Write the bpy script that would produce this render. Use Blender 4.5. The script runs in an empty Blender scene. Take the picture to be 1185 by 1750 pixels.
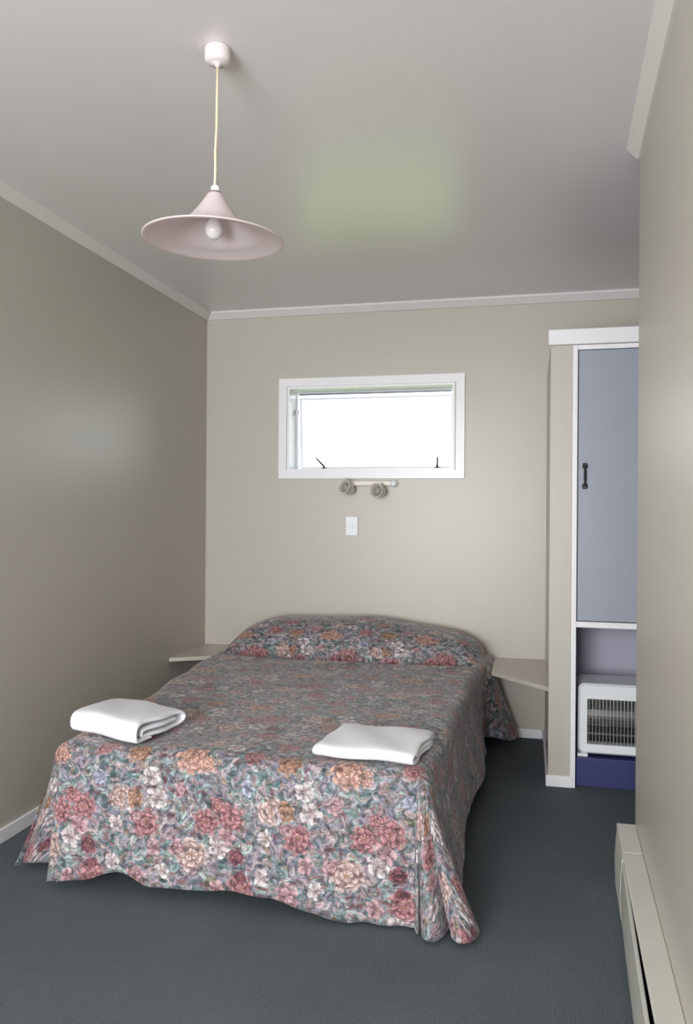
import bpy, bmesh, math, random
from mathutils import Vector, Matrix
PI = math.pi
SC = bpy.context.scene
COL = SC.collection

# ------------------------------------------------------------------ camera
F_PX, YAW, PIT, ROL, EYE = 1340.75, .2276, -.0007, .007, 1.2233
cy, sy = math.cos(YAW), math.sin(YAW)
fw = Vector((-sy * math.cos(PIT), cy * math.cos(PIT), math.sin(PIT)))
rt = Vector((cy, sy, 0))
up = rt.cross(fw)
rt2 = rt * math.cos(ROL) + up * math.sin(ROL)
up2 = up * math.cos(ROL) - rt * math.sin(ROL)
cd = bpy.data.cameras.new('camera')
cam = bpy.data.objects.new('camera', cd)
COL.objects.link(cam)
cam.matrix_world = Matrix(((rt2.x, up2.x, -fw.x, 0), (rt2.y, up2.y, -fw.y, 0),
                           (rt2.z, up2.z, -fw.z, EYE), (0, 0, 0, 1)))
cd.sensor_fit = 'VERTICAL'
cd.sensor_height = 36
cd.lens = F_PX / 1750 * 36
cd.clip_start = .02
SC.camera = cam

# ------------------------------------------------------------------ light
SC.view_settings.view_transform = 'Standard'
SC.view_settings.look = 'None'
SC.view_settings.gamma = 1
SC.view_settings.use_curve_mapping = False
SC.view_settings.exposure = 0.0
W = bpy.data.worlds.new('overcast_sky')
SC.world = W
W.use_nodes = True
bg = W.node_tree.nodes['Background']
bg.inputs[0].default_value = (.90, .95, 1.0, 1)
bg.inputs[1].default_value = 3.9

# rear window opening (behind the camera) and small back window
RWX0, RWX1, RWZ0, RWZ1, REAR_Y = -1.70, -.30, .30, 2.15, -2.0
WX0, WX1, WZ0, WZ1 = -1.372, -.402, 1.457, 1.945

def portal(name, loc, rot, sx, sz):
    l = bpy.data.lights.new(name, 'AREA')
    l.shape = 'RECTANGLE'; l.size = sx; l.size_y = sz
    l.cycles.is_portal = True
    o = bpy.data.objects.new(name, l)
    o.location = loc; o.rotation_euler = rot
    COL.objects.link(o)
l = bpy.data.lights.new('daylight_rear', 'AREA')        # daylight entering by the large rear window
l.shape = 'RECTANGLE'; l.size = RWX1 - RWX0; l.size_y = RWZ1 - RWZ0; l.energy = 182; l.color = (.965, .975, 1.0)
o = bpy.data.objects.new('daylight_rear', l); COL.objects.link(o)
o.location = ((RWX0 + RWX1) / 2, REAR_Y - .06, (RWZ0 + RWZ1) / 2); o.rotation_euler = (PI / 2, 0, 0)
portal('daylight_back', ((WX0 + WX1) / 2, 4.60, (WZ0 + WZ1) / 2), (-PI / 2, 0, 0), WX1 - WX0, WZ1 - WZ0)

# ------------------------------------------------------------------ helpers
def s2l(c):
    c = c / 255
    return c / 12.92 if c <= .04045 else ((c + .055) / 1.055) ** 2.4
def rgb(r, g, b):
    return (s2l(r), s2l(g), s2l(b), 1)

def mat(name, col, rough=.5, metal=0, noise=0, nscale=20, bump=0, bscale=200, spec=.5, **kw):
    m = bpy.data.materials.new(name)
    m.use_nodes = True
    nt = m.node_tree; N = nt.nodes; L = nt.links
    b = N['Principled BSDF']
    b.inputs['Base Color'].default_value = col
    b.inputs['Roughness'].default_value = rough
    b.inputs['Metallic'].default_value = metal
    b.inputs['Specular IOR Level'].default_value = spec
    for k, v in kw.items():
        b.inputs[k].default_value = v
    tc = N.new('ShaderNodeTexCoord')
    if noise:
        n = N.new('ShaderNodeTexNoise'); n.inputs['Scale'].default_value = nscale
        n.inputs['Detail'].default_value = 4
        L.new(tc.outputs['Object'], n.inputs['Vector'])
        mx = N.new('ShaderNodeMix'); mx.data_type = 'RGBA'
        mx.inputs['A'].default_value = tuple(c * (1 - noise) for c in col[:3]) + (1,)
        mx.inputs['B'].default_value = tuple(min(1, c * (1 + noise)) for c in col[:3]) + (1,)
        L.new(n.outputs['Fac'], mx.inputs['Factor'])
        L.new(mx.outputs['Result'], b.inputs['Base Color'])
    if bump:
        n = N.new('ShaderNodeTexNoise'); n.inputs['Scale'].default_value = bscale
        n.inputs['Detail'].default_value = 3
        L.new(tc.outputs['Object'], n.inputs['Vector'])
        bp = N.new('ShaderNodeBump'); bp.inputs['Strength'].default_value = bump
        bp.inputs['Distance'].default_value = .002
        L.new(n.outputs['Fac'], bp.inputs['Height'])
        L.new(bp.outputs['Normal'], b.inputs['Normal'])
    return m

def obj(name, bm, m, parent=None, smooth=False, kind=None):
    bmesh.ops.recalc_face_normals(bm, faces=bm.faces)
    me = bpy.data.meshes.new(name)
    bm.to_mesh(me); bm.free()
    for p in me.polygons:
        p.use_smooth = smooth
    o = bpy.data.objects.new(name, me)
    COL.objects.link(o)
    for x in (m if isinstance(m, list) else [m]):
        me.materials.append(x)
    if parent:
        o.parent = parent
        o.matrix_parent_inverse = parent.matrix_world.inverted()
    if kind:
        o['kind'] = kind
    return o

def struct(name, bm, m, **k):
    return obj(name, bm, m, kind='structure', **k)

def thing(name, label, cat, loc=(0, 0, 0), rz=0, group=None):
    o = bpy.data.objects.new(name, None)
    o.empty_display_size = .05
    COL.objects.link(o)
    o.location = loc; o.rotation_euler = (0, 0, rz)
    o['label'] = label; o['category'] = cat
    if group:
        o['group'] = group
    o.matrix_world = Matrix.Translation(loc) @ Matrix.Rotation(rz, 4, 'Z')
    return o

def box(bm, x0, x1, y0, y1, z0, z1, bev=0, seg=2, M=None):
    r = bmesh.ops.create_cube(bm, size=1)
    vs = r['verts']
    for v in vs:
        v.co = Vector(((x0 + x1) / 2 + v.co.x * (x1 - x0), (y0 + y1) / 2 + v.co.y * (y1 - y0), (z0 + z1) / 2 + v.co.z * (z1 - z0)))
    if bev:
        es = list({e for v in vs for e in v.link_edges})
        r = bmesh.ops.bevel(bm, geom=es, offset=bev, segments=seg, affect='EDGES', profile=.5)
        vs = list({v for f in r['faces'] for v in f.verts} | {v for v in vs if v.is_valid})
    if M is not None:
        for v in vs:
            v.co = M @ v.co
    return bm

def BM():
    return bmesh.new()

def lathe(bm, prof, seg=48, M=None, closed=False):
    rings = []
    for r, z in prof:
        if r < 1e-6:
            v = bm.verts.new((0, 0, z)); rings.append([v]); continue
        rings.append([bm.verts.new((r * math.cos(2 * PI * i / seg), r * math.sin(2 * PI * i / seg), z)) for i in range(seg)])
    for a, b in zip(rings, rings[1:]):
        for i in range(seg):
            j = (i + 1) % seg
            if len(a) == 1 and len(b) == 1: continue
            if len(a) == 1: bm.faces.new((a[0], b[j], b[i]))
            elif len(b) == 1: bm.faces.new((a[i], a[j], b[0]))
            else: bm.faces.new((a[i], a[j], b[j], b[i]))
    if closed:
        a, b = rings[-1], rings[0]
        for i in range(seg):
            j = (i + 1) % seg
            bm.faces.new((a[i], a[j], b[j], b[i]))
    if M is not None:
        for rg in rings:
            for v in rg: v.co = M @ v.co
    return bm

def tube(bm, pts, r, seg=10):
    pts = [Vector(p) for p in pts]
    rings = []
    for i, p in enumerate(pts):
        d = (pts[min(i + 1, len(pts) - 1)] - pts[max(i - 1, 0)]).normalized()
        a = d.orthogonal().normalized() if i == 0 else (rings_a - d * rings_a.dot(d)).normalized()
        rings_a = a
        b = d.cross(a)
        rr = r[i] if isinstance(r, (list, tuple)) else r
        rings.append([bm.verts.new(p + (a * math.cos(2 * PI * k / seg) + b * math.sin(2 * PI * k / seg)) * rr) for k in range(seg)])
    for a, b in zip(rings, rings[1:]):
        for k in range(seg):
            j = (k + 1) % seg
            bm.faces.new((a[k], a[j], b[j], b[k]))
    bm.faces.new(rings[0]); bm.faces.new(rings[-1])
    return bm

def prism(bm, pts, vec):
    """closed polygon pts (3d) extruded by vec"""
    a = [bm.verts.new(p) for p in pts]
    b = [bm.verts.new(Vector(p) + Vector(vec)) for p in pts]
    n = len(a)
    bm.faces.new(a); bm.faces.new(b[::-1])
    for i in range(n):
        j = (i + 1) % n
        bm.faces.new((a[i], a[j], b[j], b[i]))
    return bm

def holed_wall(bm, x0, x1, y0, y1, z0, z1, hx0, hx1, hz0, hz1):
    """wall in the xz plane with a rectangular hole; one connected skin"""
    o = [(x0, z0), (x1, z0), (x1, z1), (x0, z1)]
    h = [(hx0, hz0), (hx1, hz0), (hx1, hz1), (hx0, hz1)]
    V = {}
    for y in (y0, y1):
        V[y] = ([bm.verts.new((x, y, z)) for x, z in o], [bm.verts.new((x, y, z)) for x, z in h])
        for i in range(4):
            j = (i + 1) % 4
            bm.faces.new((V[y][0][i], V[y][0][j], V[y][1][j], V[y][1][i]))
    for k in (0, 1):
        for i in range(4):
            j = (i + 1) % 4
            bm.faces.new((V[y0][k][i], V[y0][k][j], V[y1][k][j], V[y1][k][i]))
    return bm

# ------------------------------------------------------------------ materials
M_wall = mat('wall_paint', rgb(188, 183, 172), rough=.36, noise=.02, nscale=3, bump=.05, bscale=120, spec=.5)
M_ceil = mat('ceiling_paint', rgb(226, 221, 221), rough=.28, noise=.012, nscale=2, bump=.04, bscale=15, spec=.6)
M_white = mat('white_gloss_paint', rgb(238, 237, 239), rough=.3, noise=.02, nscale=8)
M_cornice = mat('cornice_paint', rgb(220, 216, 214), rough=.4, noise=.02, nscale=8)
M_shelf = mat('shelf_paint', rgb(196, 190, 180), rough=.35, noise=.03, nscale=8)
M_cream = mat('heater_enamel', rgb(204, 204, 194), rough=.42, noise=.05, nscale=9)
M_cream2 = mat('heater_front_enamel', rgb(186, 186, 178), rough=.42, noise=.04, nscale=9)
M_black = mat('black_metal', rgb(22, 22, 26), rough=.35, noise=.1)
M_dark = mat('dark_cavity', rgb(26, 25, 25), rough=.8, noise=.1)
M_door = mat('blue_grey_door_paint', rgb(150, 156, 168), rough=.4, noise=.02, nscale=4, bump=.03)
M_niche = mat('lilac_niche_paint', rgb(176, 174, 190), rough=.6, noise=.02, nscale=4)
M_blue = mat('navy_plinth_vinyl', rgb(50, 54, 104), rough=.45, noise=.06, nscale=6)
M_alu = mat('window_aluminium', rgb(226, 230, 238), rough=.35, noise=.02)
M_steel = mat('stay_steel', rgb(110, 112, 118), rough=.35, metal=.6, noise=.05)
M_plastic = mat('white_plastic', rgb(232, 236, 238), rough=.35, noise=.01)
M_lampw = mat('lamp_enamel', rgb(222, 216, 206), rough=.3, noise=.02)
M_lampin = mat('lamp_reflector', rgb(150, 148, 144), rough=.35, noise=.04)
M_rose = mat('rose_plastic', rgb(222, 214, 214), rough=.4, noise=.01)
M_bulb = mat('bulb_glass', rgb(226, 222, 222), rough=.2, noise=.01)
M_cord = mat('cord_plastic', rgb(224, 206, 176), rough=.5, noise=.03)
M_rad = mat('radiant_reflector', rgb(150, 150, 148), rough=.25, metal=.8, noise=.2, nscale=30)
M_wire = mat('grille_wire', rgb(200, 200, 198), rough=.3, metal=.5, noise=.05)
M_shade = mat('lamp_shade_plastic', rgb(242, 234, 234), rough=.3, noise=.015, nscale=10, **{'Transmission Weight': 0})
M_grass = mat('lawn', rgb(180, 200, 108), rough=.9, noise=.3, nscale=1.2)
M_towel = mat('towel_terry', rgb(246, 247, 252), rough=.95, noise=.02, nscale=60, bump=.9, bscale=420, spec=.1)
M_mattress = mat('mattress_ticking', rgb(150, 146, 140), rough=.9, noise=.04)
M_base = mat('bed_base_fabric', rgb(52, 48, 46), rough=.9, noise=.1)

# translucent shade
nt = M_shade.node_tree
b = nt.nodes['Principled BSDF']
tr = nt.nodes.new('ShaderNodeBsdfTranslucent'); tr.inputs[0].default_value = rgb(226, 208, 208)
ms = nt.nodes.new('ShaderNodeMixShader'); ms.inputs[0].default_value = .42
nt.links.new(b.outputs[0], ms.inputs[1]); nt.links.new(tr.outputs[0], ms.inputs[2])
nt.links.new(ms.outputs[0], nt.nodes['Material Output'].inputs[0])

# window glass
M_glass = bpy.data.materials.new('window_glass'); M_glass.use_nodes = True
nt = M_glass.node_tree; nt.nodes.remove(nt.nodes['Principled BSDF'])
g1 = nt.nodes.new('ShaderNodeBsdfTransparent'); g1.inputs[0].default_value = (.95, .97, .97, 1)
g2 = nt.nodes.new('ShaderNodeBsdfGlossy'); g2.inputs['Roughness'].default_value = .02
fr = nt.nodes.new('ShaderNodeFresnel'); fr.inputs[0].default_value = 1.45
ms = nt.nodes.new('ShaderNodeMixShader')
nt.links.new(fr.outputs[0], ms.inputs[0]); nt.links.new(g1.outputs[0], ms.inputs[1]); nt.links.new(g2.outputs[0], ms.inputs[2])
nt.links.new(ms.outputs[0], nt.nodes['Material Output'].inputs[0])

# carpet: dark blue-grey loop pile in fine ribs
M_carpet = bpy.data.materials.new('carpet'); M_carpet.use_nodes = True
nt = M_carpet.node_tree; N = nt.nodes; L = nt.links
b = N['Principled BSDF']; b.inputs['Roughness'].default_value = .95; b.inputs['Specular IOR Level'].default_value = .15
tc = N.new('ShaderNodeTexCoord')
n1 = N.new('ShaderNodeTexNoise'); n1.inputs['Scale'].default_value = 130; n1.inputs['Detail'].default_value = 3
n2 = N.new('ShaderNodeTexNoise'); n2.inputs['Scale'].default_value = 2.2; n2.inputs['Detail'].default_value = 5
wv = N.new('ShaderNodeTexWave'); wv.inputs['Scale'].default_value = 52; wv.inputs['Distortion'].default_value = 1.5; wv.inputs['Detail Scale'].default_value = 6
for n in (n1, n2, wv): L.new(tc.outputs['Object'], n.inputs['Vector'])
m1 = N.new('ShaderNodeMix'); m1.data_type = 'RGBA'
m1.inputs['A'].default_value = rgb(64, 71, 75); m1.inputs['B'].default_value = rgb(112, 121, 125)
a1 = N.new('ShaderNodeMath'); a1.operation = 'MULTIPLY_ADD'; a1.inputs[1].default_value = .10
a2 = N.new('ShaderNodeMath'); a2.operation = 'MULTIPLY_ADD'; a2.inputs[1].default_value = .45; a2.inputs[2].default_value = -.01
L.new(n2.outputs['Fac'], a2.inputs[0]); L.new(wv.outputs['Fac'], a1.inputs[0]); L.new(a2.outputs[0], a1.inputs[2])
a3 = N.new('ShaderNodeMath'); a3.operation = 'MULTIPLY_ADD'; a3.inputs[1].default_value = .5
L.new(n1.outputs['Fac'], a3.inputs[0]); L.new(a1.outputs[0], a3.inputs[2])
L.new(a3.outputs[0], m1.inputs['Factor']); L.new(m1.outputs['Result'], b.inputs['Base Color'])
ad = N.new('ShaderNodeMath'); ad.operation = 'ADD'
L.new(n1.outputs['Fac'], ad.inputs[0]); L.new(wv.outputs['Fac'], ad.inputs[1])
bp = N.new('ShaderNodeBump'); bp.inputs['Strength'].default_value = .35; bp.inputs['Distance'].default_value = .003
L.new(ad.outputs[0], bp.inputs['Height']); L.new(bp.outputs['Normal'], b.inputs['Normal'])

# ------------------------------------------------------------------ floral print (procedural, half-metre repeat)
def floral():
    m = bpy.data.materials.new('floral_print'); m.use_nodes = True
    nt = m.node_tree; N = nt.nodes; L = nt.links
    bs = N['Principled BSDF']; bs.inputs['Roughness'].default_value = .55; bs.inputs['Specular IOR Level'].default_value = .35; bs.inputs['Sheen Weight'].default_value = .24; bs.inputs['Sheen Roughness'].default_value = .4
    def val(n, i, v):
        if hasattr(v, 'is_output'): L.new(v, n.inputs[i])
        else: n.inputs[i].default_value = v
    def math_(op, a, b=0.0, c=0.0):
        n = N.new('ShaderNodeMath'); n.operation = op
        val(n, 0, a); val(n, 1, b); val(n, 2, c)
        return n.outputs[0]
    def vm(op, a, b=(0, 0, 0), out=0):
        n = N.new('ShaderNodeVectorMath'); n.operation = op
        val(n, 0, a)
        if op == 'SCALE': val(n, 'Scale', b)
        else: val(n, 1, b)
        return n.outputs['Value'] if op in ('LENGTH', 'DISTANCE', 'DOT_PRODUCT') else n.outputs[0]
    def mixc(f, a, b, mode='MIX'):
        n = N.new('ShaderNodeMix'); n.data_type = 'RGBA'; n.blend_type = mode
        val(n, 'Factor', f)
        for k, v in ((6, a), (7, b)): val(n, k, v)
        return n.outputs[2]
    def mixv(f, a, b):
        n = N.new('ShaderNodeMix'); n.data_type = 'VECTOR'
        val(n, 'Factor', f); val(n, 4, a); val(n, 5, b)
        return n.outputs[1]
    def mixf(f, a, b):
        n = N.new('ShaderNodeMix'); n.data_type = 'FLOAT'
        val(n, 'Factor', f); val(n, 2, a); val(n, 3, b)
        return n.outputs[0]
    def sep(v):
        n = N.new('ShaderNodeSeparateXYZ'); L.new(v, n.inputs[0]); return n.outputs
    def comb(x, y, z=0.0):
        n = N.new('ShaderNodeCombineXYZ'); val(n, 0, x); val(n, 1, y); val(n, 2, z); return n.outputs[0]
    def noise(v, sc, det=2):
        n = N.new('ShaderNodeTexNoise'); n.inputs['Scale'].default_value = sc; n.inputs['Detail'].default_value = det
        L.new(v, n.inputs['Vector']); return n.outputs
    def ramp(f, stops, interp='LINEAR'):
        n = N.new('ShaderNodeValToRGB'); L.new(f, n.inputs[0]); cr = n.color_ramp; cr.interpolation = interp
        while len(cr.elements) < len(stops): cr.elements.new(.5)
        for e, (p, c) in zip(cr.elements, stops): e.position = p; e.color = c
        return n.outputs[0]
    uvn = N.new('ShaderNodeUVMap'); uvn.uv_map = 'cloth'
    uv = uvn.outputs[0]
    wob = noise(uv, 28, 2)[1]
    wv_ = vm('SUBTRACT', wob, (.5, .5, .5))
    uvw = vm('ADD', uv, vm('SCALE', wv_, .020))
    PX, PY = .5, .62
    s = sep(uvw)
    def wrap(v, p):
        q = math_('DIVIDE', v, p)
        return math_('MULTIPLY', math_('FRACT', q), p)
    tile = comb(wrap(math_('ADD', s[0], 10 * PX), PX), wrap(math_('ADD', s[1], 10 * PY), PY))
    # ---- ground: soft grey-mauve / teal wash
    g = noise(uvw, 30, 4)
    ground = ramp(g[0], [(.30, rgb(72, 86, 92)), (.45, rgb(108, 110, 118)), (.56, rgb(156, 148, 160)), (.72, rgb(88, 104, 106))])
    # ---- leaf layers from cells
    col = ground
    for k, (sc, pal, wid) in enumerate([
        (28, [(0, rgb(74, 112, 112)), (.3, rgb(166, 184, 186)), (.5, rgb(122, 120, 138)), (.7, rgb(196, 172, 174)), (1, rgb(104, 132, 124))], .30),
        (20, [(0, rgb(86, 124, 122)), (.25, rgb(186, 200, 196)), (.45, rgb(62, 96, 98)), (.65, rgb(188, 164, 170)), (.85, rgb(140, 138, 158)), (1, rgb(128, 128, 104))], .26),
        (38, [(0, rgb(206, 194, 192)), (.35, rgb(130, 86, 92)), (.6, rgb(206, 196, 198)), (.8, rgb(92, 122, 128)), (1, rgb(176, 150, 132))], .24)]):
        off = vm('ADD', uvw, (k * 3.7, k * 1.3, 0))
        vo = N.new('ShaderNodeTexVoronoi'); vo.voronoi_dimensions = '2D'; vo.inputs['Scale'].default_value = sc
        L.new(off, vo.inputs['Vector'])
        loc = vm('SCALE', vm('SUBTRACT', off, vo.outputs['Position']), float(sc))
        rc = sep(vo.outputs['Color'])
        ang = math_('MULTIPLY', rc[0], 6.283)
        vr = N.new('ShaderNodeVectorRotate'); vr.rotation_type = 'Z_AXIS'
        L.new(loc, vr.inputs['Vector']); L.new(ang, vr.inputs['Angle'])
        q = sep(vr.outputs[0])
        bend = math_('MULTIPLY_ADD', math_('MULTIPLY', q[0], q[0]), .9, q[1])
        ex = math_('DIVIDE', q[0], .62)
        ey = math_('DIVIDE', bend, wid)
        d = math_('ADD', math_('MULTIPLY', ex, ex), math_('MULTIPLY', ey, ey))
        mask = math_('SMOOTH_MIN', math_('MAXIMUM', math_('MULTIPLY', math_('SUBTRACT', 1.05, d), 4), 0.0), 1.0, .1)
        lc = ramp(rc[1], pal)
        vein = math_('MULTIPLY_ADD', math_('SINE', math_('MULTIPLY', ey, 4.5)), .3, .8)
        lc2 = mixc(1.0, lc, comb(vein, vein, vein), 'MULTIPLY')
        col = mixc(math_('MULTIPLY', mask, .88), col, lc2)
    # ---- flowers: x, y, radius, petals, rings, light colour, dark colour
    PE = (rgb(212, 176, 160), rgb(128, 78, 70)); RD = (rgb(196, 146, 148), rgb(98, 52, 62))
    WH = (rgb(222, 214, 214), rgb(132, 108, 112)); CR = (rgb(218, 198, 192), rgb(128, 88, 82))
    PK = (rgb(206, 172, 176), rgb(112, 74, 84)); OR = (rgb(190, 152, 130), rgb(104, 72, 60))
    DR = (rgb(150, 98, 106), rgb(70, 38, 50)); BL = (rgb(190, 192, 208), rgb(96, 100, 124))
    def vz(z): return 2.30 - (.46 - z)
    fl = [(-1.016, vz(.435), .056, 8, 3, PE), (-.966, vz(.42), .03, 9, 3, PE),
          (-.755, vz(.300), .046, 6, 3, CR), (-.712, vz(.30), .036, 6, 2, OR),
          (-.650, vz(.368), .034, 5, 1, WH), (-.628, vz(.305), .038, 5, 1, WH),
          (-.668, vz(.222), .050, 8, 3, RD), (-.700, vz(.245), .028, 6, 2, PK), (-.466, vz(.240), .046, 8, 3, RD), (-.386, vz(.262), .05, 9, 3, RD), (-.426, vz(.295), .03, 8, 3, RD),
          (-.898, vz(.205), .036, 5, 1, PK), (-.422, vz(.165), .036, 5, 1, WH), (-.935, vz(.17), .026, 5, 1, WH),
          (-.515, vz(.132), .054, 7, 3, CR), (-.560, vz(.15), .03, 6, 2, PK), (-.640, vz(.15), .028, 5, 1, PK),
          (-.362, vz(.145), .03, 6, 2, DR), (-.348, vz(.055), .048, 10, 3, RD), (-.43, vz(.04), .028, 5, 1, PK),
          (-.85, vz(.085), .026, 5, 2, DR), (-.70, vz(.055), .04, 6, 2, PK), (-.78, vz(.10), .026, 5, 1, WH), (-.61, vz(.08), .028, 5, 1, WH),
          (-.237, vz(.292), .032, 5, 1, WH), (-.27, vz(.22), .026, 5, 1, WH), (-.83, vz(.36), .026, 5, 1, BL), (-.55, vz(.33), .026, 6, 2, PK),
          (-.70, vz(.45), .044, 8, 3, OR), (-.82, vz(.47), .04, 8, 3, RD), (-.90, vz(.52), .03, 5, 1, WH),
          (-.60, vz(.50), .036, 7, 3, PK), (-.97, vz(.545), .038, 6, 3, CR), (-.74, vz(.575), .042, 9, 3, RD), (-.87, vz(.62), .026, 5, 1, WH)]
    best = None
    cl = (0.5, .5, .5, 1)
    stars = []
    for (x, y, r, n, k, c) in fl:
        x = x % PX; y = y % PY
        for dx in (-PX, 0, PX):
            for dy in (-PY, 0, PY):
                X, Y = x + dx, y + dy
                if -r * 1.05 < X < PX + r * 1.05 and -r * 1.05 < Y < PY + r * 1.05:
                    stars.append((X, Y, r, n, k, c))
    best = None
    for (X, Y, r, n, k, c) in stars:
        lv = vm('SCALE', vm('SUBTRACT', tile, (X, Y, 0)), 1 / r)
        q = vm('LENGTH', lv)
        if best is None:
            best, vec, A, B, par = q, lv, c[0], c[1], (float(n), float(k), 0.0)
        else:
            f = math_('LESS_THAN', q, best)
            best = math_('MINIMUM', q, best)
            vec = mixv(f, vec, lv); A = mixc(f, A, c[0]); B = mixc(f, B, c[1]); par = mixv(f, par, (float(n), float(k), 0.0))
    v = sep(vec); ps = sep(par)
    ang = math_('ARCTAN2', v[1], v[0])
    ring = math_('MULTIPLY', best, ps[1])
    rk = math_('FLOOR', ring)
    rf = math_('FRACT', ring)
    ph = math_('MULTIPLY_ADD', rk, 1.9, math_('MULTIPLY', ang, math_('MULTIPLY', ps[0], .5)))
    wob2 = noise(uv, 45, 2)[0]
    ph = math_('MULTIPLY_ADD', math_('SUBTRACT', wob2, .5), 5.0, ph)
    pet = math_('ABSOLUTE', math_('COSINE', ph))
    edge = math_('MULTIPLY_ADD', pet, .34, math_('MULTIPLY_ADD', noise(uv, 60, 2)[0], .7, .36))          # scalloped outline
    inside = math_('MINIMUM', math_('MAXIMUM', math_('MULTIPLY', math_('SUBTRACT', edge, best), 9), 0.0), 1.0)
    tone = math_('MULTIPLY', math_('POWER', pet, .6), math_('MULTIPLY_ADD', rf, .95, .22))
    fn = noise(uv, 110, 2)[0]
    tone = math_('ADD', tone, math_('MULTIPLY', math_('SUBTRACT', fn, .5), .6))
    tone = math_('MINIMUM', math_('MAXIMUM', tone, 0.0), 1.0)
    fc = mixc(tone, B, A)
    core = math_('LESS_THAN', best, .14)
    fc = mixc(math_('MULTIPLY', core, .45), fc, rgb(150, 116, 84))
    col = mixc(inside, col, fc)
    # fine print grain
    gn = noise(uv, 420, 2)[0]
    bn = noise(uvw, 48, 3)[0]
    dk = math_('MINIMUM', math_('MAXIMUM', math_('MULTIPLY_ADD', bn, 3.2, -.75), .38), 1.0)
    gg = math_('MULTIPLY', dk, math_('MULTIPLY_ADD', gn, .6, .68))
    col = mixc(1.0, col, comb(gg, gg, gg), 'MULTIPLY')
    L.new(col, bs.inputs['Base Color'])
    # quilting puckers
    qn = noise(vm('MULTIPLY', uv, (14, 60, 1)), 1, 3)[0]
    bp = N.new('ShaderNodeBump'); bp.inputs['Strength'].default_value = .5; bp.inputs['Distance'].default_value = .008
    L.new(qn, bp.inputs['Height']); L.new(bp.outputs[0], bs.inputs['Normal'])
    return m
M_floral = floral()

# ------------------------------------------------------------------ room shell
XL, YB, ZC = -1.878, 4.381, 2.4
def xr(y): return .343 + .034 * (y - 2.67)
RY = 2.671           # far end of the right wall

struct('floor', box(BM(), -2.0, 1.6, -2.12, 4.6, -.1, 0), M_carpet)
struct('ceiling', box(BM(), -2.0, 1.6, -2.12, 4.6, ZC, ZC + .1), M_ceil)
struct('wall_left', box(BM(), XL - .12, XL, -2.12, 4.6, 0, ZC), M_wall)
struct('wall_back', holed_wall(BM(), XL, 1.5, YB, YB + .18, 0, ZC, WX0, WX1, WZ0, WZ1), M_wall)
bm = BM()
prism(bm, [(xr(REAR_Y), REAR_Y, 0), (xr(RY), RY, 0), (1.5, RY, 0), (1.5, REAR_Y, 0)], (0, 0, ZC))
struct('wall_right', bm, M_wall)
struct('wall_far_right', box(BM(), 1.4, 1.5, RY, YB, 0, ZC), M_wall)
struct('wall_rear', holed_wall(BM(), XL, 1.5, REAR_Y - .12, REAR_Y, 0, ZC, RWX0, RWX1, RWZ0, RWZ1), M_wall)
# partition stub beside the bed
PX0, PX1, PY0 = .095, .188, 3.635
struct('wall_partition', box(BM(), PX0, PX1, PY0, YB, 0, 1.972), M_wall)

# cornices (bevelled strips)
c = .042
bm = BM(); prism(bm, [(XL, REAR_Y, ZC), (XL + c, REAR_Y, ZC), (XL + c, REAR_Y, ZC - .008), (XL + .008, REAR_Y, ZC - c), (XL, REAR_Y, ZC - c)], (0, YB - REAR_Y, 0))
struct('trim_1', bm, M_cornice)
bm = BM(); prism(bm, [(XL, YB, ZC), (XL, YB - c, ZC), (XL, YB - c, ZC - .010), (XL, YB - .010, ZC - c), (XL, YB, ZC - c)], (1.4 - XL, 0, 0))
struct('trim_2', bm, M_cornice)
bm = BM()
pts = []
for y in (REAR_Y, RY - .01):
    x = xr(y)
    pts.append([(x, y, ZC), (x - c, y, ZC), (x - c, y, ZC - .008), (x - .008, y, ZC - c), (x, y, ZC - c)])
A = [bm.verts.new(p) for p in pts[0]]; B = [bm.verts.new(p) for p in pts[1]]
bm.faces.new(A); bm.faces.new(B[::-1])
for i in range(5):
    j = (i + 1) % 5
    bm.faces.new((A[i], A[j], B[j], B[i]))
struct('trim_3', bm, M_cornice)

# baseboards
struct('baseboard_left', box(BM(), XL, XL + .012, REAR_Y, YB - .012, 0, .052, .003), M_white)
struct('baseboard_back', box(BM(), XL, PX0 - .012, YB - .012, YB, 0, .05, .003), M_white)
bm = BM(); box(bm, PX0 - .010, .200, PY0 - .010, PY0, 0, .05, .002)
struct('baseboard_partition', bm, M_white)
struct('baseboard_partition_side', box(BM(), PX0 - .010, PX0, PY0, YB, 0, .05, .002), M_white)

# ------------------------------------------------------------------ window over the bed
def ring(bm, x0, x1, z0, z1, w, y0, y1, bev=.003):
    """picture-frame of four mitred members"""
    o = [(x0, z0), (x1, z0), (x1, z1), (x0, z1)]
    i_ = [(x0 + w, z0 + w), (x1 - w, z0 + w), (x1 - w, z1 - w), (x0 + w, z1 - w)]
    for k in range(4):
        j = (k + 1) % 4
        prism(bm, [(o[k][0], y0, o[k][1]), (o[j][0], y0, o[j][1]), (i_[j][0], y0, i_[j][1]), (i_[k][0], y0, i_[k][1])], (0, y1 - y0, 0))
    return bm
bm = BM()
ring(bm, -1.420, -.345, 1.412, 1.992, .047, YB - .018, YB)
w1 = struct('window_1', bm, M_white)
def child(name, bm, m, parent, **k):
    return obj(name, bm, m, parent, **k)
bm = BM()   # timber lining of the reveal
ring(bm, WX0 - .0005, WX1 + .0005, WZ0, WZ1, .012, YB - .004, YB + .178)
child('window_reveal', bm, M_white, w1)
bm = BM()
ring(bm, WX0 + .012, WX1 - .012, WZ0 + .012, WZ1 - .012, .008, YB + .145, YB + .17)
child('window_frame', bm, M_alu, w1)
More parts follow.
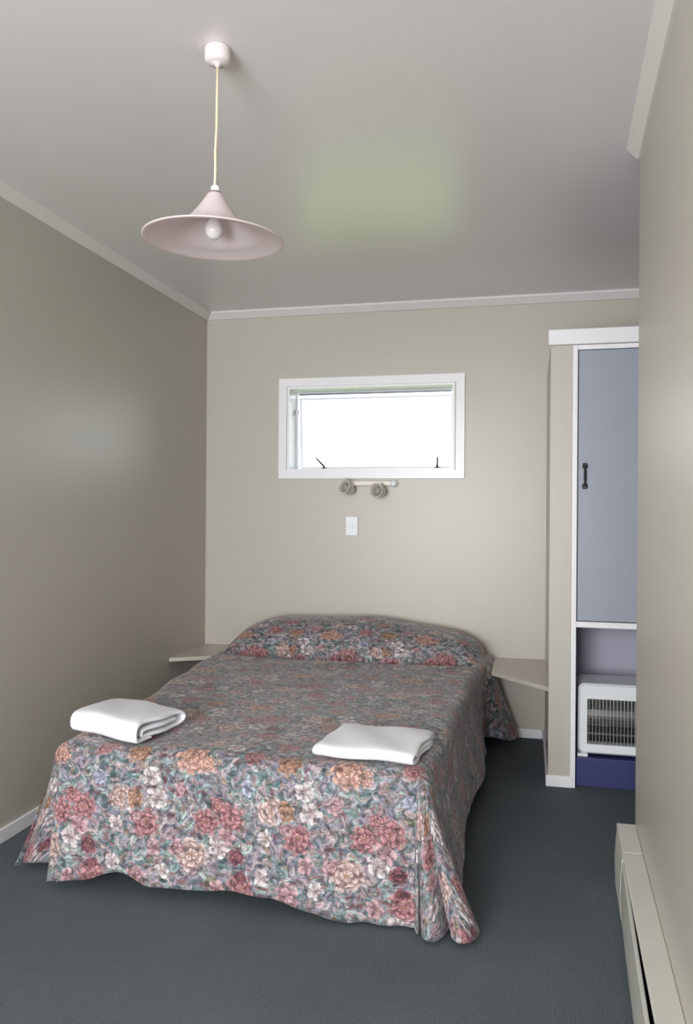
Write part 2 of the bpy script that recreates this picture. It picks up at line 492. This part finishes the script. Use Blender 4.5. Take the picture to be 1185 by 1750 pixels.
# awning sash, opened a little at the bottom
hz = WZ1 - .044
T = Matrix.Translation((0, YB + .152, hz)) @ Matrix.Rotation(math.radians(5), 4, 'X') @ Matrix.Translation((0, -(YB + .152), -hz))
bm = BM(); ring(bm, WX0 + .030, WX1 - .020, WZ0 + .020, hz, .012, YB + .144, YB + .160)
for v in bm.verts: v.co = T @ v.co
sash = child('window_sash', bm, M_alu, w1)
bm = BM(); box(bm, WX0 + .040, WX1 - .030, YB + .151, YB + .155, WZ0 + .032, hz - .012)
for v in bm.verts: v.co = T @ v.co
child('window_glass', bm, M_glass, w1)
bm = BM(); box(bm, WX0 + .03, WX1 - .03, YB + .125, YB + .143, WZ1 - .030, WZ1 - .021, .002)
child('window_head_seal', bm, M_steel, w1)
def stay(x, dx):
    bm = BM()
    box(bm, x - .02, x + .02, YB + .120, YB + .140, WZ0 + .012, WZ0 + .022, .003)
    tube(bm, [(x, YB + .130, WZ0 + .022), (x, YB + .132, WZ0 + .034), (x + dx, YB + .150, WZ0 + .085)], [.007, .006, .004], 8)
    child('window_stay', bm, M_black, w1)
stay(-.512, 0); stay(-1.185, -.055)
bm = BM(); box(bm, WX0 + .014, WX0 + .03, YB + .12, YB + .142, 1.80, 1.83, .004); box(bm, WX0 + .022, WX0 + .028, YB + .10, YB + .12, 1.785, 1.82, .002)
child('window_catch', bm, M_white, w1)

# large rear window behind the viewer
bm = BM()
ring(bm, RWX0 - .05, RWX1 + .05, RWZ0 - .05, RWZ1 + .05, .06, REAR_Y, REAR_Y + .018)
w2 = struct('window_2', bm, M_white)
bm = BM(); ring(bm, RWX0, RWX1, RWZ0, RWZ1, .03, REAR_Y - .1, REAR_Y - .06)
child('window_frame', bm, M_alu, w2)

# lawn outside, below the sills
struct('ground', box(BM(), -30, 30, 4.9, 60, -.9, -.8), M_grass)

# ------------------------------------------------------------------ built-in cupboard in the recess
cup = thing('built_in_cupboard', 'tall built-in cupboard with blue-grey door, white frame and open niche below', 'cupboard', (.19, PY0, 0))
KX = 1.38
bm = BM()
box(bm, .084, KX, PY0 - .022, PY0 + .0, 1.972, 2.040, .003)
box(bm, .10, KX, PY0, YB - .002, 1.974, 1.99)
child('header_board', bm, M_white, cup)
bm = BM()
box(bm, .189, .212, PY0 - .006, PY0 + .03, 0.0, 1.971, .002)
box(bm, .212, KX, PY0 - .004, PY0 + .03, 1.950, 1.971, .002)
box(bm, .212, KX, PY0 - .004, PY0 + .44, .715, .741, .002)
child('face_frame', bm, M_white, cup)
bm = BM(); box(bm, .216, .72, PY0 + .003, PY0 + .021, .744, 1.948, .002)
dr = child('door', bm, M_door, cup)
bm = BM()
hx, hy = .2445, PY0 + .003
tube(bm, [(hx, hy - .012, 1.342), (hx, hy - .017, 1.36), (hx, hy - .02, 1.388), (hx, hy - .017, 1.416), (hx, hy - .012, 1.434)], [.0075, .005, .0062, .005, .0075], 12)
for z in (1.342, 1.434):
    box(bm, hx - .011, hx + .011, hy - .015, hy, z - .011, z + .011, .004)
child('handle', bm, M_black, dr, smooth=False)
bm = BM(); box(bm, .724, 1.22, PY0 + .003, PY0 + .021, .744, 1.948, .002)
child('door', bm, M_door, cup)
bm = BM(); box(bm, .189, KX, 4.10, 4.115, .0, 1.97); box(bm, .189, .203, PY0 + .03, 4.10, .13, 1.97)
box(bm, 1.36, 1.38, PY0 + .03, 4.10, 0, 1.97)
child('niche_lining', bm, M_niche, cup)
bm = BM(); box(bm, .214, KX - .02, PY0 + .028, 4.10, 0, .128, .003)
child('plinth', bm, M_blue, cup)

# heater standing in the niche
HX0, HX1, HY0, HY1, HZ0, HZ1 = .226, .70, 3.685, 3.90, .140, .456
gh = thing('cabinet_heater', 'white metal radiant heater with wire grille standing in the cupboard niche', 'heater', ((HX0 + HX1) / 2, HY0, .128))
bm = BM()
gx0, gx1, gz0, gz1 = HX0 + .040, HX1 - .040, .184, .388
o = []
def rrect(x0, x1, z0, z1, r, n=6):
    pts = []
    for cx, cz, a0 in ((x1 - r, z1 - r, 0), (x0 + r, z1 - r, 90), (x0 + r, z0 + r, 180), (x1 - r, z0 + r, 270)):
        for k in range(n + 1):
            a = math.radians(a0 + 90 * k / n)
            pts.append((cx + r * math.cos(a), cz + r * math.sin(a)))
    return pts
outer = rrect(HX0, HX1, HZ0, HZ1, .03)
inn = rrect(gx0, gx1, gz0, gz1, .004)
def loop(pts, y, inset=0): return [bm.verts.new((p[0], y, p[1])) for p in pts]
def bridge(a, b):
    n = len(a)
    for i in range(n): bm.faces.new((a[i], a[(i + 1) % n], b[(i + 1) % n], b[i]))
L0 = loop(outer, HY1); L1 = loop(outer, HY0 + .012)
L2 = loop(rrect(HX0 + .009, HX1 - .009, HZ0 + .009, HZ1 - .009, .025), HY0)
L3 = loop(inn, HY0 + .002); L4 = loop(inn, HY0 + .12)
bridge(L0, L1); bridge(L1, L2); bridge(L2, L3); bridge(L3, L4); bm.faces.new(L0)
child('casing', bm, M_plastic, gh, smooth=False)
bm = BM()
n = 16
prof = [(HY0 + .03 + .07 * math.sin(PI * k / n), gz0 + .062 + (gz1 - gz0 - .062) * (1 - math.cos(PI * k / n)) / 2) for k in range(n + 1)]
prof2 = [(y + .006, z) for y, z in reversed(prof)]
prism(bm, [(gx0 + .001, y, z) for y, z in prof + prof2], (gx1 - gx0 - .002, 0, 0))
child('reflector', bm, M_rad, gh)
bm = BM(); box(bm, gx0, gx1, HY0 + .03, HY0 + .05, gz0 + .052, gz0 + .072); box(bm, gx0, gx1, HY0 + .06, HY0 + .11, gz0 + .001, gz0 + .052)
child('burner_tray', bm, M_dark, gh)
bm = BM(); box(bm, gx0 + .001, gx1 - .001, HY0 + .02, HY0 + .032, gz0 + .040, gz0 + .050); box(bm, gx0 + .001, gx1 - .001, HY0 + .015, HY0 + .05, gz0 + .001, gz0 + .012)
child('burner_bar', bm, M_rad, gh)
nw = 26
for i in range(nw):
    x = gx0 + .008 + (gx1 - gx0 - .016) * i / (nw - 1)
    bm = BM(); tube(bm, [(x, HY0 + .006, gz0), (x, HY0 + .004, (gz0 + gz1) / 2), (x, HY0 + .006, gz1)], .0013, 6)
    child('grille_wire', bm, M_wire, gh)
for x in (HX0 - .002, HX1 - .05):
    bm = BM(); box(bm, x, x + .045, HY0 - .004, HY1, .128, .141, .002)
    child('foot', bm, M_plastic, gh)

# ------------------------------------------------------------------ bedside corner shelves
def slab(pts, z0, z1):
    bm = BM(); prism(bm, [(x, y, z0) for x, y in pts], (0, 0, z1 - z0)); return bm
for nm, lab, pts in (
    ('bedside_shelf', 'pale corner shelf fixed to the left wall beside the pillow end of the bed', [(XL, YB), (XL, 3.90), (-1.655, 4.035), (-1.655, YB)]),
    ('bedside_shelf', 'pale angled shelf between the bed and the cupboard partition', [(PX0, YB), (-.172, YB), (-.172, 3.989), (PX0, 3.70)])):
    o = obj(nm, slab(pts, .408, .428), M_shelf)
    o['label'] = lab; o['category'] = 'shelf'; o['group'] = 'shelves either side of the bed head'

# ------------------------------------------------------------------ bed
bed = thing('bed', 'low double bed with its base and mattress hidden under the floral bedspread', 'bed', (-.9, 3.3, 0))
bm = BM(); box(bm, -1.52, -.34, 2.40, 4.34, .05, .24, .02, 3)
child('bed_base', bm, M_base, bed)
bm = BM(); box(bm, -1.52, -.34, 2.40, 4.34, .241, .43, .03, 3)
child('mattress', bm, M_mattress, bed)
for x in (-1.44, -.42):
    for y in (2.5, 4.24):
        bm = BM(); lathe(bm, [(0, 0), (.02, 0), (.026, .052), (0, .052)], 16, Matrix.Translation((x, y, 0)))
        child('leg', bm, M_black, bed)

# bedspread -----------------------------------------------------------
def interp(x, tab):
    if x <= tab[0][0]: return tab[0][1]
    for (a, b_), (c_, d_) in zip(tab, tab[1:]):
        if x <= c_:
            t = (x - a) / (c_ - a); t = t * t * (3 - 2 * t)
            return b_ + (d_ - b_) * t
    return tab[-1][1]
def G(x, c_, w): return math.exp(-((x - c_) / w) ** 2)
R_E = .045
ZT = .462
YF = 2.315            # inset foot edge line
YH = 4.372
def eL(y): return interp(y, [(2.3, -1.470), (2.9, -1.485), (3.4, -1.55), (3.8, -1.595), (4.1, -1.59), (4.38, -1.57)])
def eR(y): return interp(y, [(2.3, -.315), (2.9, -.30), (3.6, -.285), (3.95, -.26), (4.15, -.215), (4.38, -.22)])
def top_z(x, y):
    z = ZT + .004 * math.sin(3.1 * x + 1) * math.sin(2.3 * y) + .0025 * math.sin(11 * x + 2 * math.sin(4 * y)) + .002 * math.sin(17 * y + 3 * math.sin(3 * x))
    # pillows under the cover
    xn = (x - (eL(y) + eR(y)) / 2) / ((eR(y) - eL(y)) / 2)
    ex = max(0, 1 - abs(xn) ** 5) ** .55
    hp = interp(x, [(-1.5, .186), (-.9, .172), (-.3, .148)])
    t = min(1, max(0, (y - 3.955 - .012 * math.sin(3 * x)) / .25))
    z += hp * ex * (1 - (1 - t) ** 2.4) ** .62
    z -= .012 * G(y, 3.935, .035) * (ex ** .5)
    z -= .03 * max(0, (y - 4.25) / .12) ** 2
    z += .010 * ex * t * math.sin(7 * x + 1.5) * .5
    return z
hemF = [(-1.51, .020), (-1.38, .045), (-1.257, .074), (-1.136, .042), (-1.0, .040), (-.865, .060), (-.752, .056), (-.642, .028), (-.5, .012), (-.3, .012)]

def drape(s, H, z0, a_out, wob, zmin=.008):
    """distance along cloth s of H -> (outward, drop)"""
    q = R_E * PI / 2
    if s < q:
        return R_E * math.sin(s / R_E), R_E * (1 - math.cos(s / R_E))
    f = (s - q) / max(1e-6, H - q)
    D = z0 - R_E
    return R_E + a_out * f ** 1.15 + wob * f ** 1.4, R_E + (s - q)

def spread_point(u, v):
    """u: cloth across, v: cloth along (both metres, world-anchored on the top)"""
    # u in [-1-?]: value <0 left overhang etc handled by caller through (side, a, b)
    return None

def sideR(y):
    hz = interp(y, [(2.3, .03), (2.5, .07), (2.8, .10), (3.8, .10), (4.0, .09), (4.15, .045), (4.38, .05)])
    fl = interp(y, [(2.3, .085), (2.6, .055), (3.0, .055), (3.70, .065), (3.86, .005), (4.02, .0), (4.12, .08), (4.22, .125), (4.38, .12)])
    return hz, fl, .010 * math.sin(8 * y) + .003 * math.sin(15 * y + 1)
def sideL(y):
    hz = interp(y, [(2.3, .028), (2.6, .04), (3.4, .1), (4.38, .1)])
    fl = interp(y, [(2.3, .13), (2.45, .14), (3.0, .11), (3.4, .08), (3.8, .04), (4.38, .02)])
    return hz, fl, .012 * math.sin(8 * y + 2) + .008 * math.sin(17 * y)
def foot(x):
    return .012, .010 * math.sin(9 * x + 1.3) + .007 * math.sin(21 * x) - .012 * G(x, -.47, .04) + .012 * G(x, -.40, .04)
def path2(t, tab):
    for k in range(len(tab) - 1):
        if t <= tab[k + 1][0]:
            t0, t1_ = tab[k][0], tab[k + 1][0]
            u = (t - t0) / (t1_ - t0)
            p0 = tab[max(k - 1, 0)]; p1_, p2_ = tab[k], tab[k + 1]; p3 = tab[min(k + 2, len(tab) - 1)]
            r = []
            for c_ in (1, 2):
                a_, b_, e_, g_ = p0[c_], p1_[c_], p2_[c_], p3[c_]
                r.append(.5 * (2 * b_ + (e_ - a_) * u + (2 * a_ - 5 * b_ + 4 * e_ - g_) * u * u + (3 * b_ - a_ - 3 * e_ + g_) * u ** 3))
            return r
    return tab[-1][1:]
# where the gathered hem of each foot corner lies on the floor (t, x, y)
fR = sideR(YF); fF = foot(eR(YF))
hemR = [(0, eR(YF) + R_E + fR[1] + fR[2], YF), (.12, -.160, 2.315), (.24, -.128, 2.290), (.34, -.126, 2.250), (.44, -.152, 2.212), (.53, -.182, 2.208), (.60, -.205, 2.235), (.655, -.212, 2.290),
        (.70, -.222, 2.245), (.76, -.248, 2.205), (.82, -.278, 2.210), (.865, -.292, 2.250), (.90, -.294, 2.280), (.94, -.300, 2.240), (1, eR(YF), YF - R_E - fF[0] - fF[1])]
fL = sideL(YF); fF = foot(eL(YF))
hemL = [(0, eL(YF) - R_E - fL[1] - fL[2], YF + .0), (.12, -1.668, 2.335), (.26, -1.650, 2.340), (.40, -1.610, 2.350), (.55, -1.50, 2.375), (.66, -1.455, 2.345), (.76, -1.475, 2.285), (.86, -1.502, 2.248), (.93, -1.500, 2.238), (1, eL(YF), YF - R_E - fF[0] - fF[1])]
NU, NV, NS = 108, 170, 40
H_S, H_F = .37, .45
bm = BM()
uvl = bm.loops.layers.uv.new('cloth')
us = [('L', 1 - i / NS) for i in range(NS)] + [('T', i / NU) for i in range(NU + 1)] + [('R', (i + 1) / NS) for i in range(NS)]
vs_ = [('F', 1 - i / NS) for i in range(NS)] + [('T', i / NV) for i in range(NV + 1)]
grid = []; cloth = {}
for kv, fv in vs_:
    row = []
    for ku, fu in us:
        if kv == 'T':
            y = YF + (YH - YF) * fv
        else:
            y = YF
        if ku == 'T':
            x = eL(y) + (eR(y) - eL(y)) * fu
        else:
            x = eL(y) if ku == 'L' else eR(y)
        z0 = top_z(x, y)
        if kv == 'T' and ku == 'T':
            P = (x, y, z0); C = (x, y + 1.15 * max(0, z0 - ZT - .004))
        elif kv == 'F' and ku == 'T':
            hz_ = interp(x, hemF)
            H = z0 - hz_ - R_E + R_E * PI / 2
            s = fv * H
            wob = foot(x)[1]
            o_, d = drape(s, H, z0, .012, wob)
            P = (x, y - o_, max(.008, z0 - d)); C = (x, y - s)
        elif kv == 'T':
            sg = -1 if ku == 'L' else 1
            hz_, flare, wob = (sideR if ku == 'R' else sideL)(y)
            H = z0 - hz_ - R_E + R_E * PI / 2
            s = fu * H
            o_, d = drape(s, H, z0, flare, wob)
            P = (x + sg * o_, y, max(.008, z0 - d)); C = (x + sg * s, y + 1.15 * max(0, z0 - ZT - .004))
        else:   # corner fan
            a, b_ = fu, fv
            m_ = max(a, b_)
            phi = (b_ / a * PI / 4) if a >= b_ else (PI / 2 - a / b_ * PI / 4)
            t = phi / (PI / 2)           # 0 = side, 1 = foot
            sg = -1 if ku == 'L' else 1
            hz_ = (.03 * (1 - t) + .010 * t) if ku == 'R' else .028
            H = z0 - hz_ - R_E + R_E * PI / 2
            s = m_ * H
            o_, d = drape(s, H, z0, 0, 0)
            q_ = R_E * PI / 2
            f = max(0, (s - q_) / (H - q_))
            dx, dy = math.cos(phi), -math.sin(phi)
            hx_, hy_ = path2(t, hemR if ku == 'R' else hemL)
            ax, ay = x + sg * dx * o_, y + dy * o_
            g_ = f ** 1.25
            P = (ax + (hx_ - ax) * g_, ay + (hy_ - ay) * g_, max(.008, z0 - d))
            C = (x + sg * a * H, y - b_ * H)
        vtx = bm.verts.new(P); cloth[vtx] = C; row.append(vtx)
    grid.append(row)
for r0, r1 in zip(grid, grid[1:]):
    for i in range(len(r0) - 1):
        f = bm.faces.new((r0[i], r0[i + 1], r1[i + 1], r1[i]))
        for lp in f.loops: lp[uvl].uv = cloth[lp.vert]
sp = obj('bedspread', bm, M_floral, smooth=True)
sp['label'] = 'quilted floral bedspread in dusty pink, teal and grey draped over the bed'
sp['category'] = 'bedspread'
md = sp.modifiers.new('thickness', 'SOLIDIFY'); md.thickness = .006; md.offset = -1
tx = bpy.data.textures.new('wrinkle', 'CLOUDS'); tx.noise_scale = .09
md = sp.modifiers.new('wrinkles', 'DISPLACE'); md.texture = tx; md.strength = .007; md.mid_level = .6; md.texture_coords = 'LOCAL'

# ------------------------------------------------------------------ folded towels
def towel_mesh(path, th, width, taper, nx=26, seed=0, sag=0):
    """sheet cross-section path (depth, height) with thickness, extruded along x"""
    # dense resample
    P = [Vector(p) for p in path]
    out = []
    for i in range(len(P) - 1):
        p0 = P[max(i - 1, 0)]; p1 = P[i]; p2 = P[i + 1]; p3 = P[min(i + 2, len(P) - 1)]
        for k in range(5):
            t = k / 5
            out.append(.5 * ((2 * p1) + (p2 - p0) * t + (2 * p0 - 5 * p1 + 4 * p2 - p3) * t * t + (3 * p1 - p0 - 3 * p2 + p3) * t ** 3))
    out.append(P[-1])
    a, b_ = [], []
    for i, p in enumerate(out):
        d = (out[min(i + 1, len(out) - 1)] - out[max(i - 1, 0)]).normalized()
        nrm = Vector((-d.y, d.x))
        e = min(1, min(i, len(out) - 1 - i) / 1.5 + .35)
        a.append(p + nrm * th / 2 * e); b_.append(p - nrm * th / 2 * e)
    sec = a + b_[::-1]
    bm = BM(); rnd = random.Random(seed)
    rings = []
    for i in range(nx + 1):
        f = i / nx
        x = (f - .5) * width
        sc = 1 - .0 * f
        # soft ends
        e = min(f, 1 - f) * nx
        shr = 1 - .10 * max(0, 1 - e / 1.5)
        ringv = []
        for (d, z) in sec:
            xx = x + taper * (d) + .004 * math.sin(d * 40 + seed + i)
            zz = z * shr + .0025 * math.sin(f * 9 + d * 25 + seed) + sag * math.sin(PI * f) * (z / .06)
            ringv.append(bm.verts.new((xx, d, max(.0005, zz))))
        rings.append(ringv)
    n = len(sec)
    for r0, r1 in zip(rings, rings[1:]):
        for i in range(n):
            j = (i + 1) % n
            bm.faces.new((r0[i], r0[j], r1[j], r1[i]))
    # end caps as strips
    m = len(out)
    for r in (rings[0], rings[-1]):
        for i in range(m - 1):
            bm.faces.new((r[i], r[i + 1], r[n - 2 - i], r[n - 1 - i]))
    return bm
t1 = thing('folded_towel', 'white towel folded into a thick roll on the left foot corner of the bed', 'towel', (-1.348, 2.487, .468), math.radians(-19.5), 'white towels on the bed')
p1 = [(.09, .036), (.03, .038), (-.04, .038), (-.090, .036), (-.102, .026), (-.09, .0165), (-.02, .0145), (.05, .013), (.100, .013), (.128, .022), (.130, .040), (.10, .055), (.03, .060), (-.05, .064), (-.112, .064), (-.132, .054), (-.137, .034), (-.132, .014), (-.112, .006), (-.05, .005)]
bm = towel_mesh(p1, .0125, .325, -.18, seed=1, sag=.004)
o = child('towel_cloth', bm, M_towel, t1, smooth=True); o.matrix_parent_inverse = Matrix()
t2 = thing('folded_towel', 'flat white towel folded square at the right side of the bed foot', 'towel', (-.464, 2.452, .4665), math.radians(-2), 'white towels on the bed')
p2 = [(-.125, .008), (-.05, .0075), (.06, .0075), (.118, .009), (.128, .016), (.115, .0235), (.03, .0235), (-.06, .0235), (-.112, .0245), (-.122, .031), (-.11, .038), (-.02, .0395), (.08, .039), (.126, .036)]
p2 = [(.126, .0085), (.03, .0075), (-.07, .0075), (-.122, .011), (-.138, .023), (-.122, .036), (-.04, .040), (.05, .040), (.118, .037), (.13, .029), (.118, .0225), (.03, .0215), (-.09, .0225)]
bm = towel_mesh(p2, .0135, .312, .10, seed=5)
o = child('towel_cloth', bm, M_towel, t2, smooth=True); o.matrix_parent_inverse = Matrix()
for o in (t1, t2):
    ch = o.children[0]
    md = ch.modifiers.new('smooth', 'SUBSURF'); md.levels = 1; md.render_levels = 1

# ------------------------------------------------------------------ pendant lamp
LX, LY = -.779, 1.872
pl = thing('pendant_lamp', 'pale pink pendant lamp with wide conical shade hanging from the ceiling', 'lamp', (LX, LY, ZC))
bm = BM(); lathe(bm, [(0, 2.3995), (.032, 2.3995), (.0333, 2.396), (.0333, 2.372), (.030, 2.365), (.022, 2.361), (.008, 2.3585), (.006, 2.353), (0, 2.353)], 40, Matrix.Translation((LX, LY, 0)))
child('ceiling_rose', bm, M_rose, pl, smooth=True)
bm = BM()
tube(bm, [(LX, LY, 2.357), (LX - .001, LY, 2.27), (LX - .0015, LY, 2.20), (LX - .0045, LY, 2.14), (LX - .004, LY, 2.09), (LX - .006, LY, 2.035)], .0034, 10)
child('cord', bm, M_cord, pl, smooth=True)
TL = Matrix.Translation((LX - .007, LY, 1.910)) @ Matrix.Rotation(math.radians(1.8), 4, 'Y') @ Matrix.Rotation(math.radians(1), 4, 'X')
bm = BM(); lathe(bm, [(0, .141), (.006, .141), (.0100, .138), (.0118, .132), (.0105, .125), (.0095, .121), (.0125, .118), (.0155, .09), (.016, .061), (0, .061)], 32, TL)
child('lamp_holder', bm, M_plastic, pl, smooth=True)
low = [(.0155, .121), (.021, .112), (.031, .096), (.043, .079), (.056, .062), (.070, .047), (.088, .033), (.106, .0225), (.120, .0165), (.128, .0145), (.138, .0125), (.152, .008), (.166, .0035), (.176, .0)]
prof = low + [(.1795, .0012), (.1795, .0038), (.176, .0045)] + [(r, z + .0032) for r, z in reversed(low[:-1])]
bm = BM(); lathe(bm, prof, 96, TL, closed=True)
child('lamp_shade', bm, M_shade, pl, smooth=True)
bm = BM(); lathe(bm, [(r, z + .016) for r, z in [(0, -.012), (.010, -.010), (.019, -.002), (.0235, .010), (.022, .022), (.0165, .034), (.0125, .044), (0, .044)]], 32, TL)
child('light_bulb', bm, M_bulb, pl, smooth=True)

# ------------------------------------------------------------------ spotlight bar under the window
sb = thing('spotlight_bar', 'small cream wall bar with two round spot heads just under the window', 'spotlight', (-.89, YB, 1.385))
bm = BM(); box(bm, -1.06, -.735, YB - .026, YB, 1.369, 1.399, .006, 3)
child('mounting_bar', bm, M_lampw, sb)
bm = BM(); lathe(bm, [(0, .042), (.011, .041), (.019, .034), (.021, .02), (.021, 0), (0, 0)], 28, Matrix.Translation((-.738, YB, 1.383)) @ Matrix.Rotation(PI / 2, 4, 'X'))
child('end_cap', bm, M_plastic, sb, smooth=True)
def spot(x, z, dirv, L=.085):
    d = Vector(dirv).normalized()
    base = Vector((x, YB - .055, z))
    q = Vector((0, 0, 1)).rotation_difference(d).to_matrix().to_4x4()
    T = Matrix.Translation(base) @ q
    bm = BM()
    lathe(bm, [(0, -.02), (.018, -.02), (.027, -.012), (.031, .0), (.033, .02), (.035, L - .008), (.041, L - .004), (.042, L + .004), (.0385, L + .005), (.034, L - .004), (.031, .02), (.02, .01), (0, .01)], 40, T)
    h = child('spot_head', bm, M_lampw, sb, smooth=True)
    bm = BM(); lathe(bm, [(0, .01), (.012, .012), (.022, L - .035), (.025, L - .020), (.020, L - .009), (0, L - .004)], 32, T)
    child('reflector_bulb', bm, M_lampin, h, smooth=True)
    bm = BM(); tube(bm, [(x + .005, YB - .02, 1.384), (x + .003, YB - .04, z + .01), (x, YB - .055, z)], .007, 10)
    child('swivel_joint', bm, M_lampw, sb)
spot(-.985, 1.350, (-.30, -.93, .20), .07)
spot(-.805, 1.337, (-.24, -.96, .06), .07)

# ------------------------------------------------------------------ switch plate
sw = thing('light_switch', 'small white rectangular switch plate on the wall below the spotlights', 'switch', (-.981, YB, 1.139))
bm = BM(); box(bm, -1.018, -.946, YB - .009, YB, 1.084, 1.194, .004, 3)
child('switch_plate', bm, M_plastic, sw)
bm = BM(); box(bm, -.990, -.974, YB - .013, YB - .008, 1.125, 1.15, .002)
child('rocker', bm, M_plastic, sw)

# ------------------------------------------------------------------ baseboard heater along the right wall
rh = thing('baseboard_heater', 'long low cream baseboard heater along the right wall', 'heater', (xr(2.0), 2.0, 0))
ang = math.atan(.034)
def along(bm):   # local: X across (0 at wall, negative into room), Y world-like
    for v in bm.verts:
        v.co = Vector((xr(v.co.y) + v.co.x - .0005, v.co.y, v.co.z))
    return bm
Y0, Y1, YS = .2, 2.655, 2.43
ZH = .228
bm = BM()
box(bm, -.058, 0, Y0 + .2, YS, ZH - .012, ZH, .002)
box(bm, -.006, 0, Y0 + .2, YS, .02, ZH - .011)
child('top_cover', along(bm), M_cream, rh)
for ya, yb in ((YS + .001, Y1), (Y0, Y0 + .2)):
    bm = BM()
    prism(bm, [(-.0575, ya, ZH), (-.0575, ya, .205), (-.0600, ya, .18), (-.0630, ya, .12), (-.0605, ya, .03), (-.055, ya, .012), (0, ya, .012), (0, ya, ZH)], (0, yb - ya, 0))
    bmesh.ops.bevel(bm, geom=list(bm.edges), offset=.0015, segments=1, affect='EDGES')
    child('end_cap', along(bm), M_cream, rh)
bm = BM()     # pressed front sheet, sprung loose towards its near end
pf = [(-.052, .200), (-.0585, .196), (-.0600, .17), (-.0625, .11), (-.060, .04), (-.055, .022)]
pfb = [(x + .0025, z) for x, z in reversed(pf)]
prev = None
for k in range(13):
    y = YS - .004 + (Y0 + .19 - YS + .004) * k / 12
    off = -.020 * min(1, k / 7) ** .8
    cur = [bm.verts.new((x + off, y, z)) for x, z in pf + pfb]
    if prev:
        for q in range(len(cur)):
            bm.faces.new((prev[q], prev[(q + 1) % len(cur)], cur[(q + 1) % len(cur)], cur[q]))
    else:
        bm.faces.new(cur)
    prev = cur
bm.faces.new(prev)
child('front_panel', along(bm), M_cream2, rh)
bm = BM(); box(bm, -.04, -.006, Y0 + .2, YS, .03, ZH - .03)  # element box coloured dark to stand for the shade seen through the gap
child('element_dark_fill', along(bm), M_dark, rh)
